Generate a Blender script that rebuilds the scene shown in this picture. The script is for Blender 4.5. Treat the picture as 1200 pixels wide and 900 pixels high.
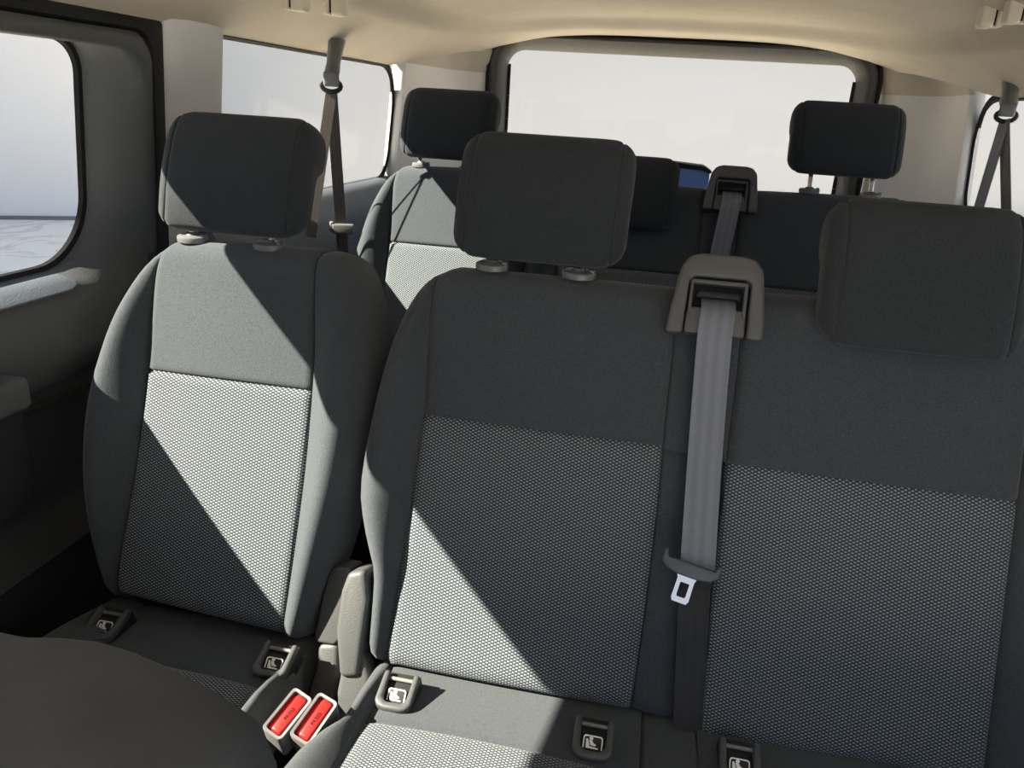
import bpy, bmesh, math, random
from mathutils import Vector, Matrix
random.seed(4)
scene = bpy.context.scene
for o in list(bpy.data.objects): bpy.data.objects.remove(o)
col = scene.collection
V = Vector

# ------------------------------------------------------------------ camera
FPX = 900.0
cx = V((.979, .12, -.164)).normalized()
cb = V((-.109, .994, 0)); cb = (cb - cx*cb.dot(cx)).normalized()
cn = cx.cross(cb)
TH = math.radians(20)
cdown = cb*math.cos(TH) + cn*math.sin(TH)
cy = cn*math.cos(TH) - cb*math.sin(TH)
MW = Matrix((cx, cy, -cdown))            # photo camera axes -> world
EYE = V((0, 0, 1.30))
cam_d = bpy.data.cameras.new('camera'); cam = bpy.data.objects.new('camera', cam_d); col.objects.link(cam)
cam_d.sensor_width = 36; cam_d.lens = 36*FPX/1200; cam_d.clip_start = .01; cam_d.clip_end = 200
right = MW @ V((1, 0, 0)); up = MW @ V((0, -1, 0)); back = MW @ V((0, 0, -1))
m = Matrix((right, up, back)).transposed().to_4x4(); m.translation = EYE
cam.matrix_world = m
scene.camera = cam
def ray(px, py): return MW @ V(((px-600)/FPX, (py-450)/FPX, 1))
def on_x(px, py, x): r = ray(px, py); return EYE + r*(x/r.x)
def on_y(px, py, y): r = ray(px, py); return EYE + r*(y/r.y)
def on_z(px, py, z): r = ray(px, py); return EYE + r*((z-EYE.z)/r.z)

# ------------------------------------------------------------------ light
w = bpy.data.worlds.new('world'); scene.world = w; w.use_nodes = True
w.node_tree.nodes['Background'].inputs[0].default_value = (.62, .80, 1.08, 1)
w.node_tree.nodes['Background'].inputs[1].default_value = 1.0
sd = bpy.data.lights.new('sun', 'SUN'); sun = bpy.data.objects.new('sun', sd); col.objects.link(sun)
SUN = V((1, .55, -.94)).normalized()
sun.rotation_euler = SUN.to_track_quat('-Z', 'Y').to_euler(); sun.location = (-6, -3, 7)
sd.energy = 26; sd.angle = math.radians(.55); sd.color = (1, .91, .72)
vs = scene.view_settings
vs.view_transform = 'Standard'; vs.look = 'None'; vs.gamma = 1; vs.use_curve_mapping = False; vs.exposure = .2

# ------------------------------------------------------------------ materials
def mat(name):
    m = bpy.data.materials.new(name); m.use_nodes = True
    nt = m.node_tree; b = nt.nodes['Principled BSDF']
    return m, nt, b
def L(nt, a, b): nt.links.new(a, b)
def simple(name, c, rough=.6, spec=.4, metal=0, bump=0, bscale=400, var=0, vscale=30):
    m, nt, b = mat(name)
    b.inputs['Base Color'].default_value = (*c, 1); b.inputs['Roughness'].default_value = rough
    b.inputs['Specular IOR Level'].default_value = spec; b.inputs['Metallic'].default_value = metal
    tc = nt.nodes.new('ShaderNodeTexCoord')
    if bump:
        n = nt.nodes.new('ShaderNodeTexNoise'); n.inputs['Scale'].default_value = bscale; n.inputs['Detail'].default_value = 2
        L(nt, tc.outputs['Object'], n.inputs['Vector'])
        bp = nt.nodes.new('ShaderNodeBump'); bp.inputs['Strength'].default_value = bump; bp.inputs['Distance'].default_value = .001
        L(nt, n.outputs['Fac'], bp.inputs['Height']); L(nt, bp.outputs['Normal'], b.inputs['Normal'])
    if var:
        n = nt.nodes.new('ShaderNodeTexNoise'); n.inputs['Scale'].default_value = vscale; n.inputs['Detail'].default_value = 3
        L(nt, tc.outputs['Object'], n.inputs['Vector'])
        r = nt.nodes.new('ShaderNodeValToRGB')
        r.color_ramp.elements[0].position = .3; r.color_ramp.elements[1].position = .7
        r.color_ramp.elements[0].color = (*[x*(1-var) for x in c], 1); r.color_ramp.elements[1].color = (*[min(1, x*(1+var)) for x in c], 1)
        L(nt, n.outputs['Fac'], r.inputs['Fac']); L(nt, r.outputs['Color'], b.inputs['Base Color'])
    return m
def fabric(name, c, sheen=.15):
    m = simple(name, c, .95, .15, bump=.6, bscale=900, var=.35, vscale=700)
    b = m.node_tree.nodes['Principled BSDF']
    b.inputs['Sheen Weight'].default_value = sheen; b.inputs['Sheen Roughness'].default_value = .5
    return m
def mth(nt, op, a, bb=None, c=None):
    n = nt.nodes.new('ShaderNodeMath'); n.operation = op
    for i, v in enumerate((a, bb, c)):
        if v is None: continue
        if isinstance(v, (int, float)): n.inputs[i].default_value = v
        else: L(nt, v, n.inputs[i])
    return n.outputs[0]
def woven(name, dark, light):
    m, nt, b = mat(name)
    b.inputs['Roughness'].default_value = .9; b.inputs['Specular IOR Level'].default_value = .2
    b.inputs['Sheen Weight'].default_value = .1
    uv = nt.nodes.new('ShaderNodeUVMap'); uv.uv_map = 'UVMap'
    sx = nt.nodes.new('ShaderNodeSeparateXYZ'); L(nt, uv.outputs[0], sx.inputs[0])
    u = mth(nt, 'MULTIPLY', sx.outputs[0], 1/.0046); v = mth(nt, 'MULTIPLY', sx.outputs[1], 1/.0050)
    colr = mth(nt, 'FLOOR', u); odd = mth(nt, 'MODULO', mth(nt, 'ABSOLUTE', colr), 2.0)
    v2 = mth(nt, 'ADD', v, mth(nt, 'MULTIPLY', odd, .5))
    fu = mth(nt, 'ABSOLUTE', mth(nt, 'SUBTRACT', mth(nt, 'FRACT', u), .5))
    fv = mth(nt, 'ABSOLUTE', mth(nt, 'SUBTRACT', mth(nt, 'FRACT', v2), .5))
    def ss(x, e0, e1):
        n = nt.nodes.new('ShaderNodeMapRange'); n.interpolation_type = 'SMOOTHSTEP'
        L(nt, x, n.inputs[0]); n.inputs[1].default_value = e0; n.inputs[2].default_value = e1
        n.inputs[3].default_value = 1; n.inputs[4].default_value = 0
        return n.outputs[0]
    mask = mth(nt, 'MULTIPLY', ss(fu, .28, .46), ss(fv, .10, .27))
    mx = nt.nodes.new('ShaderNodeMix'); mx.data_type = 'RGBA'
    L(nt, mask, mx.inputs[0]); mx.inputs[6].default_value = (*dark, 1); mx.inputs[7].default_value = (*light, 1)
    L(nt, mx.outputs[2], b.inputs['Base Color'])
    bp = nt.nodes.new('ShaderNodeBump'); bp.inputs['Strength'].default_value = .5; bp.inputs['Distance'].default_value = .0008
    rib = mth(nt, 'MAXIMUM', mask, mth(nt, 'MULTIPLY', ss(fu, .1, .5), .6))
    L(nt, rib, bp.inputs['Height']); L(nt, bp.outputs['Normal'], b.inputs['Normal'])
    return m
def webbing(name, c):
    m, nt, b = mat(name)
    b.inputs['Roughness'].default_value = .6; b.inputs['Specular IOR Level'].default_value = .4
    uv = nt.nodes.new('ShaderNodeUVMap'); uv.uv_map = 'UVMap'
    sx = nt.nodes.new('ShaderNodeSeparateXYZ'); L(nt, uv.outputs[0], sx.inputs[0])
    st = mth(nt, 'SINE', mth(nt, 'MULTIPLY', sx.outputs[0], 2*math.pi*3/1.0))
    f = mth(nt, 'MULTIPLY_ADD', st, .12, .5)
    wv = mth(nt, 'SINE', mth(nt, 'MULTIPLY', sx.outputs[1], 2*math.pi/.003))
    mx = nt.nodes.new('ShaderNodeMix'); mx.data_type = 'RGBA'; L(nt, f, mx.inputs[0])
    mx.inputs[6].default_value = (*[x*.6 for x in c], 1); mx.inputs[7].default_value = (*[x*1.4 for x in c], 1)
    L(nt, mx.outputs[2], b.inputs['Base Color'])
    bp = nt.nodes.new('ShaderNodeBump'); bp.inputs['Strength'].default_value = .25; bp.inputs['Distance'].default_value = .0005
    L(nt, wv, bp.inputs['Height']); L(nt, bp.outputs['Normal'], b.inputs['Normal'])
    return m
def glassmat():
    m, nt, b = mat('window_glass'); nt.nodes.remove(b)
    t = nt.nodes.new('ShaderNodeBsdfTransparent'); t.inputs[0].default_value = (.97, .975, .975, 1)
    g = nt.nodes.new('ShaderNodeBsdfGlossy'); g.inputs['Roughness'].default_value = .01
    mx = nt.nodes.new('ShaderNodeMixShader'); mx.inputs[0].default_value = .012; L(nt, t.outputs[0], mx.inputs[1]); L(nt, g.outputs[0], mx.inputs[2])
    L(nt, mx.outputs[0], nt.nodes['Material Output'].inputs[0]); return m
def marble():
    m = simple('marble_ground', (.105, .104, .103), .5, .2)
    nt = m.node_tree; b = nt.nodes['Principled BSDF']; tc = nt.nodes.new('ShaderNodeTexCoord')
    n = nt.nodes.new('ShaderNodeTexNoise'); n.inputs['Scale'].default_value = .9; n.inputs['Detail'].default_value = 6; n.inputs['Distortion'].default_value = 1.5
    L(nt, tc.outputs['Object'], n.inputs['Vector'])
    v = mth(nt, 'ABSOLUTE', mth(nt, 'SUBTRACT', n.outputs['Fac'], .5))
    r = nt.nodes.new('ShaderNodeValToRGB'); r.color_ramp.elements[0].color = (.58, .53, .47, 1); r.color_ramp.elements[1].color = (.76, .70, .62, 1)
    r.color_ramp.elements[1].position = .03
    L(nt, v, r.inputs[0]); L(nt, r.outputs[0], b.inputs['Base Color']); return m
M = dict(
    fab=fabric('charcoal_fabric', (.0435, .0512, .0612)), fabh=fabric('headrest_fabric', (.026, .0305, .036), .1),
    wov=woven('woven_fabric', (.031, .037, .044), (.25, .285, .32)),
    shell=simple('black_plastic', (.012, .012, .013), .6, .3), seam=simple('seam_thread', (.012, .012, .013), .9, .1),
    dark=simple('dark_door_plastic', (.070, .075, .078), .55, .35, bump=.5, bscale=350), grey=simple('grey_grained_plastic', (.062, .066, .069), .5, .4, bump=.5, bscale=450),
    ledge=simple('blue_grey_ledge_plastic', (.105, .12, .145), .5, .4, bump=.6, bscale=350),
    ledge_lit=simple('skylit_ledge_plastic', (.15, .17, .20), .5, .4, bump=.5, bscale=350), side=simple('dark_side_panel', (.022, .024, .027), .6, .3, bump=.3, bscale=300),  # quarter ledge plastic lightened to paint skylight into its colour
    bez=simple('belt_bezel_plastic', (.068, .069, .072), .45, .4, bump=.15, bscale=600),
    guide=simple('isofix_plastic', (.060, .064, .069), .45, .4), chrome=simple('steel', (.66, .58, .52), .22, .5, 1),
    collar=simple('headrest_collar_plastic', (.11, .115, .12), .35, .5),
    beige=simple('beige_headliner', (.525, .475, .395), .9, .1, bump=.2, bscale=500, var=.04, vscale=8),
    pillar=simple('beige_pillar_plastic', (.68, .67, .65), .6, .3, bump=.15, bscale=500),
    handle=simple('grab_handle_plastic', (.60, .55, .46), .5, .3),
    rubber=simple('black_rubber', (.010, .010, .011), .7, .3), tg=simple('tailgate_trim', (.055, .053, .05), .5, .4, bump=.2, bscale=400),
    web=webbing('grey_webbing', (.135, .15, .185)), webd=webbing('dimmed_brown_grey_webbing', (.10, .09, .085)),  # second webbing darkened to offset the sun on the side belts
    red=simple('red_plastic', (.32, .010, .010), .35, .5), redd=simple('dark_red_print', (.03, .002, .002), .5, .3),
    lgrey=simple('light_grey_plastic', (.15, .15, .155), .4, .4), white=simple('white_print', (.8, .8, .8), .6, .2),
    blue=simple('blue_plastic', (.10, .24, .68), .4, .4), front=simple('front_seat_cover', (.044, .052, .066), .7, .3, bump=.15, bscale=300, var=.12, vscale=20),
    tongue=simple('tongue_plastic', (.050, .062, .080), .45, .4), webk=webbing('groove_shade_webbing', (.022, .022, .024)), carpet=simple('dark_carpet', (.02, .02, .021), .95, .1, bump=.5, bscale=600),
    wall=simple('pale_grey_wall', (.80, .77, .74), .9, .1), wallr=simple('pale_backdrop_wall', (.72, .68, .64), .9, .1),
    wallb=simple('dimmed_backdrop_wall', (.335, .345, .365), .9, .1), skirt=simple('dark_skirting', (.16, .16, .16), .7, .2),
    glass=glassmat(), ground=marble())

# ------------------------------------------------------------------ object helpers
ROOT = {}
def base_of(o):
    while o is not None and o.parent is not None: o = o.parent
    return o.location.copy() if o is not None else V((0, 0, 0))
def thing(name, loc, label=None, cat=None, group=None, kind=None):
    o = bpy.data.objects.new(name, None); o.empty_display_size = .05; col.objects.link(o); o.location = loc
    if label: o['label'] = label
    if cat: o['category'] = cat
    if group: o['group'] = group
    if kind: o['kind'] = kind
    return o
def mesh(name, verts, faces, mt, parent=None, uvs=None, smooth=True, label=None, kind=None, cat=None, sharp=40):
    b = base_of(parent)
    me = bpy.data.meshes.new(name)
    me.from_pydata([tuple(V(v)-b) for v in verts], [], faces)
    if uvs is not None:
        ul = me.uv_layers.new(name='UVMap')
        for lp in me.loops: ul.data[lp.index].uv = uvs[lp.vertex_index]
    bm = bmesh.new(); bm.from_mesh(me); bmesh.ops.recalc_face_normals(bm, faces=bm.faces); bm.to_mesh(me); bm.free()
    me.materials.append(mt)
    if smooth:
        for p in me.polygons: p.use_smooth = True
        if sharp: me.set_sharp_from_angle(angle=math.radians(sharp))
    o = bpy.data.objects.new(name, me); col.objects.link(o)
    if parent: o.parent = parent
    if label: o['label'] = label
    if kind: o['kind'] = kind
    if cat: o['category'] = cat
    return o
class Frame:
    def __init__(s, O, A, B):
        s.O = V(O); s.A = V(A).normalized(); s.B = V(B).normalized(); s.H = s.A.cross(s.B).normalized()
    def w(s, a, b, h=0): return s.O + s.A*a + s.B*b + s.H*h
    def px(s, x, y, h=0):
        r = ray(x, y); O = s.O + s.H*h
        t = (O-EYE).dot(s.H)/r.dot(s.H); p = EYE + r*t - O
        return (p.dot(s.A), p.dot(s.B))
    def shift(s, d): f = Frame(s.O + V(d), s.A, s.B); return f
def smooth_line(pts, n):
    """Catmull-Rom through pts, n samples even in arc length"""
    P = [V((p[0], p[1], 0)) for p in pts]
    if len(P) == 2:
        return [tuple(P[0].lerp(P[1], i/(n-1))[:2]) for i in range(n)]
    Q = [P[0]*2-P[1]] + P + [P[-1]*2-P[-2]]
    out = []
    for i in range(1, len(Q)-2):
        for k in range(16):
            t = k/16; a, b, c, d = Q[i-1], Q[i], Q[i+1], Q[i+2]
            out.append(.5*((2*b) + (c-a)*t + (2*a-5*b+4*c-d)*t*t + (3*b-a-3*c+d)*t**3))
    out.append(P[-1])
    cum = [0]
    for i in range(1, len(out)): cum.append(cum[-1] + (out[i]-out[i-1]).length)
    res = []; j = 0
    for i in range(n):
        q = cum[-1]*i/(n-1)
        while j < len(cum)-2 and cum[j+1] < q: j += 1
        t = (q-cum[j])/max(1e-9, cum[j+1]-cum[j]); res.append(tuple(out[j].lerp(out[j+1], t)[:2]))
    return res
def clus(n, e0=1.0, e1=1.0):
    """0..1 samples that crowd towards both ends"""
    r = []
    for i in range(n):
        x = i/(n-1); r.append(.5-.5*math.cos(math.pi*x))
    return [.35*i/(n-1)+.65*r[i] for i in range(n)]
def rnd(x, r, d):
    if r <= 0 or x >= r: return 0
    q = 1-max(0, x)/r
    return d*(1-math.sqrt(max(0, 1-q*q)))
def pad(name, F, Lp, Rp, mt, parent, hf=None, nu=18, nv=30, depth=.08, edge=(.006, .006, .006, .006), drop=None, **kw):
    """cushion panel between a left and a right edge line (lists of a,b from top to bottom); edge = rounding of left, right, top, bottom"""
    if drop is None: drop = edge
    ts = clus(nv); ss = clus(nu)
    Ls = smooth_line(Lp, 241); Rs = smooth_line(Rp, 241)
    vs_, uv, grid = [], [], []
    for t in ts:
        q = t*240; i = min(239, int(q)); fr = q-i
        l = V(Ls[i]).lerp(V(Ls[i+1]), fr); r = V(Rs[i]).lerp(V(Rs[i+1]), fr)
        row = []
        lenL = (V(Ls[0])-V(Ls[-1])).length
        for s in ss:
            p = l.lerp(r, s); wd = (r-l).length
            h = hf(s, t) if hf else 0
            h -= rnd(s*wd, edge[0], drop[0]) + rnd((1-s)*wd, edge[1], drop[1])
            h -= rnd(t*lenL, edge[2], drop[2]) + rnd((1-t)*lenL, edge[3], drop[3])
            row.append(len(vs_)); vs_.append(F.w(p.x, p.y, h)); uv.append((p.x, p.y))
        grid.append(row)
    fs = [(grid[j][i], grid[j][i+1], grid[j+1][i+1], grid[j+1][i]) for j in range(nv-1) for i in range(nu-1)]
    rim = [grid[0][i] for i in range(nu)] + [grid[j][-1] for j in range(1, nv)] + [grid[-1][i] for i in range(nu-2, -1, -1)] + [grid[j][0] for j in range(nv-2, 0, -1)]
    bk = []
    for r_ in rim:
        p = vs_[r_]; hh = (p-F.O).dot(F.H); bk.append(len(vs_)); vs_.append(p - F.H*(hh+depth)); uv.append(uv[r_])
    n = len(rim)
    fs += [(rim[i], rim[(i+1) % n], bk[(i+1) % n], bk[i]) for i in range(n)]
    fs.append(tuple(reversed(bk)))
    return mesh(name, vs_, fs, mt, parent, uv, sharp=55, **kw)
def loft(name, rings, mt, parent=None, cap0=False, cap1=False, closed=True, **kw):
    n = len(rings[0]); vs_ = [p for r in rings for p in r]; fs = []
    for k in range(len(rings)-1):
        for i in range(n if closed else n-1):
            j = (i+1) % n; fs.append((k*n+i, k*n+j, (k+1)*n+j, (k+1)*n+i))
    if cap0: fs.append(tuple(range(n)))
    if cap1: fs.append(tuple(range((len(rings)-1)*n, len(rings)*n)))
    return mesh(name, vs_, fs, mt, parent, **kw)
def poly_prism(name, F, pts, h0, h1, mt, parent=None, bev=.003, seg=3, **kw):
    bm = bmesh.new()
    a = [bm.verts.new(F.w(x, y, h0)) for x, y in pts]; b = [bm.verts.new(F.w(x, y, h1)) for x, y in pts]
    bm.faces.new(a); bm.faces.new(b); n = len(pts)
    sides = [bm.faces.new((a[i], a[(i+1) % n], b[(i+1) % n], b[i])) for i in range(n)]
    bmesh.ops.recalc_face_normals(bm, faces=bm.faces)
    if bev:
        es = [e for e in bm.edges if e.calc_face_angle(0) > .45]
        bmesh.ops.bevel(bm, geom=es, offset=bev, segments=seg, affect='EDGES', profile=.5, clamp_overlap=True)
    bm.verts.index_update()
    vs_ = [v.co.copy() for v in bm.verts]; fs = [tuple(v.index for v in f.verts) for f in bm.faces]; bm.free()
    return mesh(name, vs_, fs, mt, parent, **kw)
def rbox(name, F, a0, a1, b0, b1, h0, h1, r, mt, parent=None, **kw):
    return poly_prism(name, F, [(a0, b0), (a1, b0), (a1, b1), (a0, b1)], h0, h1, mt, parent, bev=r, seg=4, **kw)
def rr_pts(a0, a1, b0, b1, r, k=6):
    if not isinstance(r, (tuple, list)): r = (r,)*4
    out = []
    for (ca, cb_, s0, rr) in ((a1-r[0], b1-r[0], 0, r[0]), (a0+r[1], b1-r[1], 90, r[1]), (a0+r[2], b0+r[2], 180, r[2]), (a1-r[3], b0+r[3], 270, r[3])):
        for i in range(k+1):
            q = math.radians(s0+90*i/k); out.append((ca+rr*math.cos(q), cb_+rr*math.sin(q)))
    return out
def tube(name, pts, r, mt, parent=None, n=10, **kw):
    rings = []; P = [V(p) for p in pts]
    for i, p in enumerate(P):
        d = (P[min(i+1, len(P)-1)]-P[max(i-1, 0)]).normalized()
        u = d.cross(V((0, 0, 1)) if abs(d.z) < .9 else V((1, 0, 0))).normalized(); v = d.cross(u)
        rr = r[i] if isinstance(r, (list, tuple)) else r
        rings.append([p + (u*math.cos(2*math.pi*k/n) + v*math.sin(2*math.pi*k/n))*rr for k in range(n)])
    return loft(name, rings, mt, parent, True, True, **kw)
def ribbon(name, pts, wvec, width, th, mt, parent=None, **kw):
    """flat belt along pts; wvec = direction of the belt's width (one or one per point)"""
    P = [V(p) for p in pts]; rings, uv = [], []; dist = 0
    for i, p in enumerate(P):
        d = (P[min(i+1, len(P)-1)]-P[max(i-1, 0)]).normalized()
        wv = V(wvec[i] if isinstance(wvec, list) else wvec); wv = (wv-d*wv.dot(d)).normalized(); nn = d.cross(wv)
        hw = (width[i] if isinstance(width, list) else width)/2
        if i: dist += (p-P[i-1]).length
        ring = []
        for k in range(7):
            x = -1+2*k/6; ring.append(p + wv*x*hw + nn*th/2); uv.append((.5+.5*x, dist))
        for k in range(7):
            x = 1-2*k/6; ring.append(p + wv*x*hw - nn*th/2); uv.append((.5+.5*x, dist))
        rings.append(ring)
    return loft(name, rings, mt, parent, True, True, uvs=uv, **kw)
def grid_surf(name, rows, mt, parent=None, **kw):
    n = len(rows[0]); vs_ = [p for r in rows for p in r]
    fs = [(j*n+i, j*n+i+1, (j+1)*n+i+1, (j+1)*n+i) for j in range(len(rows)-1) for i in range(n-1)]
    return mesh(name, vs_, fs, mt, parent, **kw)

# ------------------------------------------------------------------ setting: outside
gz = -.35
mesh('ground', [(-9.6, -6, gz), (16, -6, gz), (16, 36, gz), (-9.6, 36, gz)], [(0, 1, 2, 3)], M['ground'], kind='structure', label='pale marble-like ground outside the vehicle')
def slab(name, p0, p1, mt, **kw):
    (x0, y0, z0), (x1, y1, z1) = p0, p1
    vs_ = [(x, y, z) for x in (x0, x1) for y in (y0, y1) for z in (z0, z1)]
    return mesh(name, vs_, [(0, 1, 3, 2), (4, 6, 7, 5), (0, 4, 5, 1), (2, 3, 7, 6), (0, 2, 6, 4), (1, 5, 7, 3)], mt, smooth=False, **kw)
slab('wall_sun_blocker', (-9.8, -6, gz), (-9.6, 7.0, 4.3), M['wall'], kind='structure', label='added unseen pale grey wall that shades the ground beside the vehicle')  # unseen wall added to keep sun off the ground by the door
def diag_wall(name, off, th, z1, mt, l0=0, l1=29, **kw):
    # long straight wall that runs behind the vehicle at a slant
    d = V((1, .60, 0)).normalized(); n = V((d.y, -d.x, 0)); A = V((-9.6, 7.04, gz)) + n*off + d*l0; B = A + d*(l1-l0)
    q = [A, B, B-n*th, A-n*th]; vs_ = [p for p in q] + [p+V((0, 0, z1-gz)) for p in q]
    return mesh(name, vs_, [(0, 1, 2, 3), (7, 6, 5, 4), (0, 4, 5, 1), (1, 5, 6, 2), (2, 6, 7, 3), (3, 7, 4, 0)], mt, smooth=False, **kw)
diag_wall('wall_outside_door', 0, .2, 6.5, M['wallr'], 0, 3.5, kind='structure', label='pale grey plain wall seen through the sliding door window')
diag_wall('wall_outside_rear', 0, .2, 6.5, M['wallb'], 3.5, 29, kind='structure', label='plain wall seen through the tailgate and quarter windows, darkened to offset bounced sunlight')  # same wall, colour lowered to cancel light bounced off the sunny ground
diag_wall('trim_1', .03, .03, gz+.045, M['skirt'], kind='structure', label='dark skirting at the foot of the pale wall outside')

# ------------------------------------------------------------------ setting: vehicle shell
XI, XG = .95, 1.05
slab('floor', (-1.0, -.6, -.03), (1.0, 3.25, 0), M['carpet'], kind='structure', label='dark carpeted vehicle floor')
def sstep(x, a, b):
    t = min(1, max(0, (x-a)/(b-a))); return t*t*(3-2*t)
def roof_z(x, y):
    sx = abs(x)/.945; z = 1.40 + .185*(1-sx**3.6)
    # raised middle field of the headliner
    q = (abs(x)/.76)**6 + (max(0, y-.6)/2.42)**8
    z += .030*(1-sstep(q, .70, 1.0))
    z -= .010*sstep(y, 2.75, 3.25)*(1-sx**2)
    return z
rows = []
for j in range(160):
    y = -.6 + (3.24+.6)*j/159; half = .940 - .190*sstep(y, 2.55, 3.30)
    rows.append([V((half*math.sin(math.pi/2*(-1+2*i/90)), y, roof_z(half*math.sin(math.pi/2*(-1+2*i/90)), y))) for i in range(91)])
top = grid_surf('ceiling', rows, M['beige'], kind='structure', label='beige fabric headliner with a raised middle field', sharp=0)
rows2 = [[p + V((0, 0, .06)) for p in (r[0], r[len(r)//2], r[-1])] for r in rows]
grid_surf('roof_skin', [[V((-1.0, -.6, 1.46)), V((-.8, -.6, 1.66)), V((.8, -.6, 1.66)), V((1.0, -.6, 1.46))], [V((-1.0, 3.3, 1.46)), V((-.8, 3.3, 1.66)), V((.8, 3.3, 1.66)), V((1.0, 3.3, 1.46))]], M['shell'], top, smooth=False)

def loop_x(x, y0, y1, z0, z1, r, k=8): return [V((x, a, b)) for a, b in rr_pts(y0, y1, z0, z1, r, k)]
SIDES = {-1: 'left', 1: 'right'}
QW = {-1: (1.598, 2.695), 1: (1.598, 2.83)}      # quarter window ends on each side
win = 0
for s in (-1, 1):
    sd_ = SIDES[s]; X = lambda v: s*v
    side_txt = 'beside the single seats' if s < 0 else 'beside the double benches'
    # lower wall
    wl = slab('wall_'+sd_, (s*.952, 1.33, 0), (s*1.0, 3.24, .99), M['side'], kind='structure', label='dark lower side panel of the cabin '+side_txt)
    # C pillar trim with rounded edges, stands between the door opening and the quarter window
    y0, y1 = 1.384, QW[s][0]
    plan = [(1.03, y0), (1.0, y0), (.985, y0), (.972, y0+.004), (.965, y0+.016), (.961, y0+.06), (.961, y1-.07), (.964, y1-.025), (.975, y1-.006), (1.03, y1+.004)]
    rws = []
    for z in (.93, 1.075, 1.085, 1.2, 1.32, 1.385, 1.43):
        rws.append([V((s*(x + (0 if z > 1.08 or i_ < 2 else .02)), y, z)) for i_, (x, y) in enumerate(plan)])
    p = grid_surf('trim_%d' % (2 if s < 0 else 3), rws, M['pillar'], kind='structure', label='beige trim panel of the pillar before the quarter window '+side_txt)
    # quarter window: black rim, glass, sill
    ya, yb = QW[s]
    win_o = thing('window_%d' % (2 if s < 0 else 4), (s*.99, (ya+yb)/2, 1.2), 'large quarter window of the third row '+side_txt, None, None, 'structure')
    k = 8; rr = (.13, .10, .10, .10)
    rr_ = (.14, .012, .012, .09)
    g0 = loop_x(s*.990, ya-.02, yb, 1.035, 1.405, rr_, k)
    loft('glass_pane', [g0, loop_x(s*.994, ya-.02, yb, 1.035, 1.405, rr_, k)], M['glass'], win_o, True, True)
    loft('rubber_rim', [loop_x(s*.985, ya-.02, yb-.008, 1.043, 1.397, rr_, k), loop_x(s*.978, ya-.025, yb-.002, 1.037, 1.403, rr_, k), loop_x(s*.985, ya-.03, yb+.012, 1.02, 1.42, rr_, k), loop_x(s*1.0, ya-.03, yb+.012, 1.02, 1.42, rr_, k)], M['rubber'], win_o)
    # ledge under the quarter window
    pr = [(.992, 1.045), (.955, 1.03), (.925, .995), (.918, .96), (.922, .86), (.924, .70), (.935, .60), (.952, .58)]
    loft('window_ledge', [[V((s*x, y, z)) for x, z in pr] for y in (1.50, 1.8, 2.2, 2.6, 2.86)], M['ledge_lit'] if s < 0 else M['dark'], win_o, True, False, closed=False)
    # D pillar trim, curving from the side wall to the tailgate
    Y = yb
    plan = [(1.0, Y+.005), (.968, Y+.004), (.955, Y+.012), (.948, Y+.04), (.938, Y+.12), (.91, Y+.24), (.87, Y+.36 if s < 0 else Y+.30), (.80, 3.16), (.752, 3.19), (.735, 3.235)]
    rws = []
    for z in (.985, .995, 1.1, 1.2, 1.3, 1.40, 1.418, 1.44, 1.5):
        rws.append([V((s*x, y, z)) for x, y in plan])
    grid_surf('trim_%d' % (4 if s < 0 else 5), rws[:8], M['pillar'], kind='structure', label='pale beige trim panel of the rear corner pillar '+side_txt)
    grid_surf('trim_%d' % (10 if s < 0 else 11), [[V((s*(abs(x)-(z-1.419)*.25-.0015), y+(0 if y < 3.1 else .0), z)) for x, y in [(abs(p.x), p.y) for p in rws[6]]] for z in (1.419, 1.45, 1.5, 1.56, 1.62)], M['beige'], kind='structure', label='beige headliner return above the rear corner pillar '+side_txt)
    rws = [[V((s*(x+.008), y+.004, z)) for x, y in plan] for z in (.6, .8, .99)]
    grid_surf('trim_%d' % (6 if s < 0 else 7), rws, M['ledge'], kind='structure', label='dark lower corner panel under the rear pillar '+side_txt)
    # sliding door: window trim with deep jamb, sill ledge, door panel
    dw = thing('window_%d' % (1 if s < 0 else 5), (s*1.0, .75, .95), 'sliding door window framed in dark plastic '+side_txt, None, None, 'structure')
    Lp = lambda x, y0, y1, z0, z1, r: loop_x(s*x, y0, y1, z0, z1, r, 10)
    rr0 = (.075, .06, .08, .13)
    loft('glass_pane', [Lp(1.052, .12, 1.295, .96, 1.41, rr0), Lp(1.055, .12, 1.295, .96, 1.41, rr0)], M['glass'], dw, True, True)
    loft('frame_trim', [Lp(1.050, .14, 1.262, .984, 1.369, (.06, .06, .08, .12)), Lp(1.044, .135, 1.266, .98, 1.371, (.06, .06, .08, .12)), Lp(1.025, .13, 1.280, .975, 1.368, (.07, .06, .08, .12)),
                        Lp(1.005, .12, 1.300, .966, 1.364, (.075, .06, .08, .115)), Lp(.985, .11, 1.320, .954, 1.360, (.075, .06, .08, .11)), Lp(.974, .10, 1.331, .936, 1.355, (.075, .06, .08, .10)),
                        Lp(.968, .09, 1.339, .905, 1.360, (.065, .06, .08, .09)), Lp(.967, .08, 1.346, .86, 1.372, (.06, .06, .08, .08)), Lp(.970, .07, 1.349, .815, 1.384, (.055, .06, .08, .07)), Lp(1.02, .07, 1.350, .81, 1.386, (.05, .06, .08, .07))], M['dark'], dw, sharp=0)
    loft('rubber_rim', [Lp(1.052, .15, 1.250, .992, 1.360, (.05, .06, .08, .115)), Lp(1.046, .145, 1.255, .99, 1.364, (.055, .06, .08, .118)), Lp(1.046, .13, 1.270, .975, 1.41, (.06, .06, .08, .12))], M['rubber'], dw)
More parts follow.
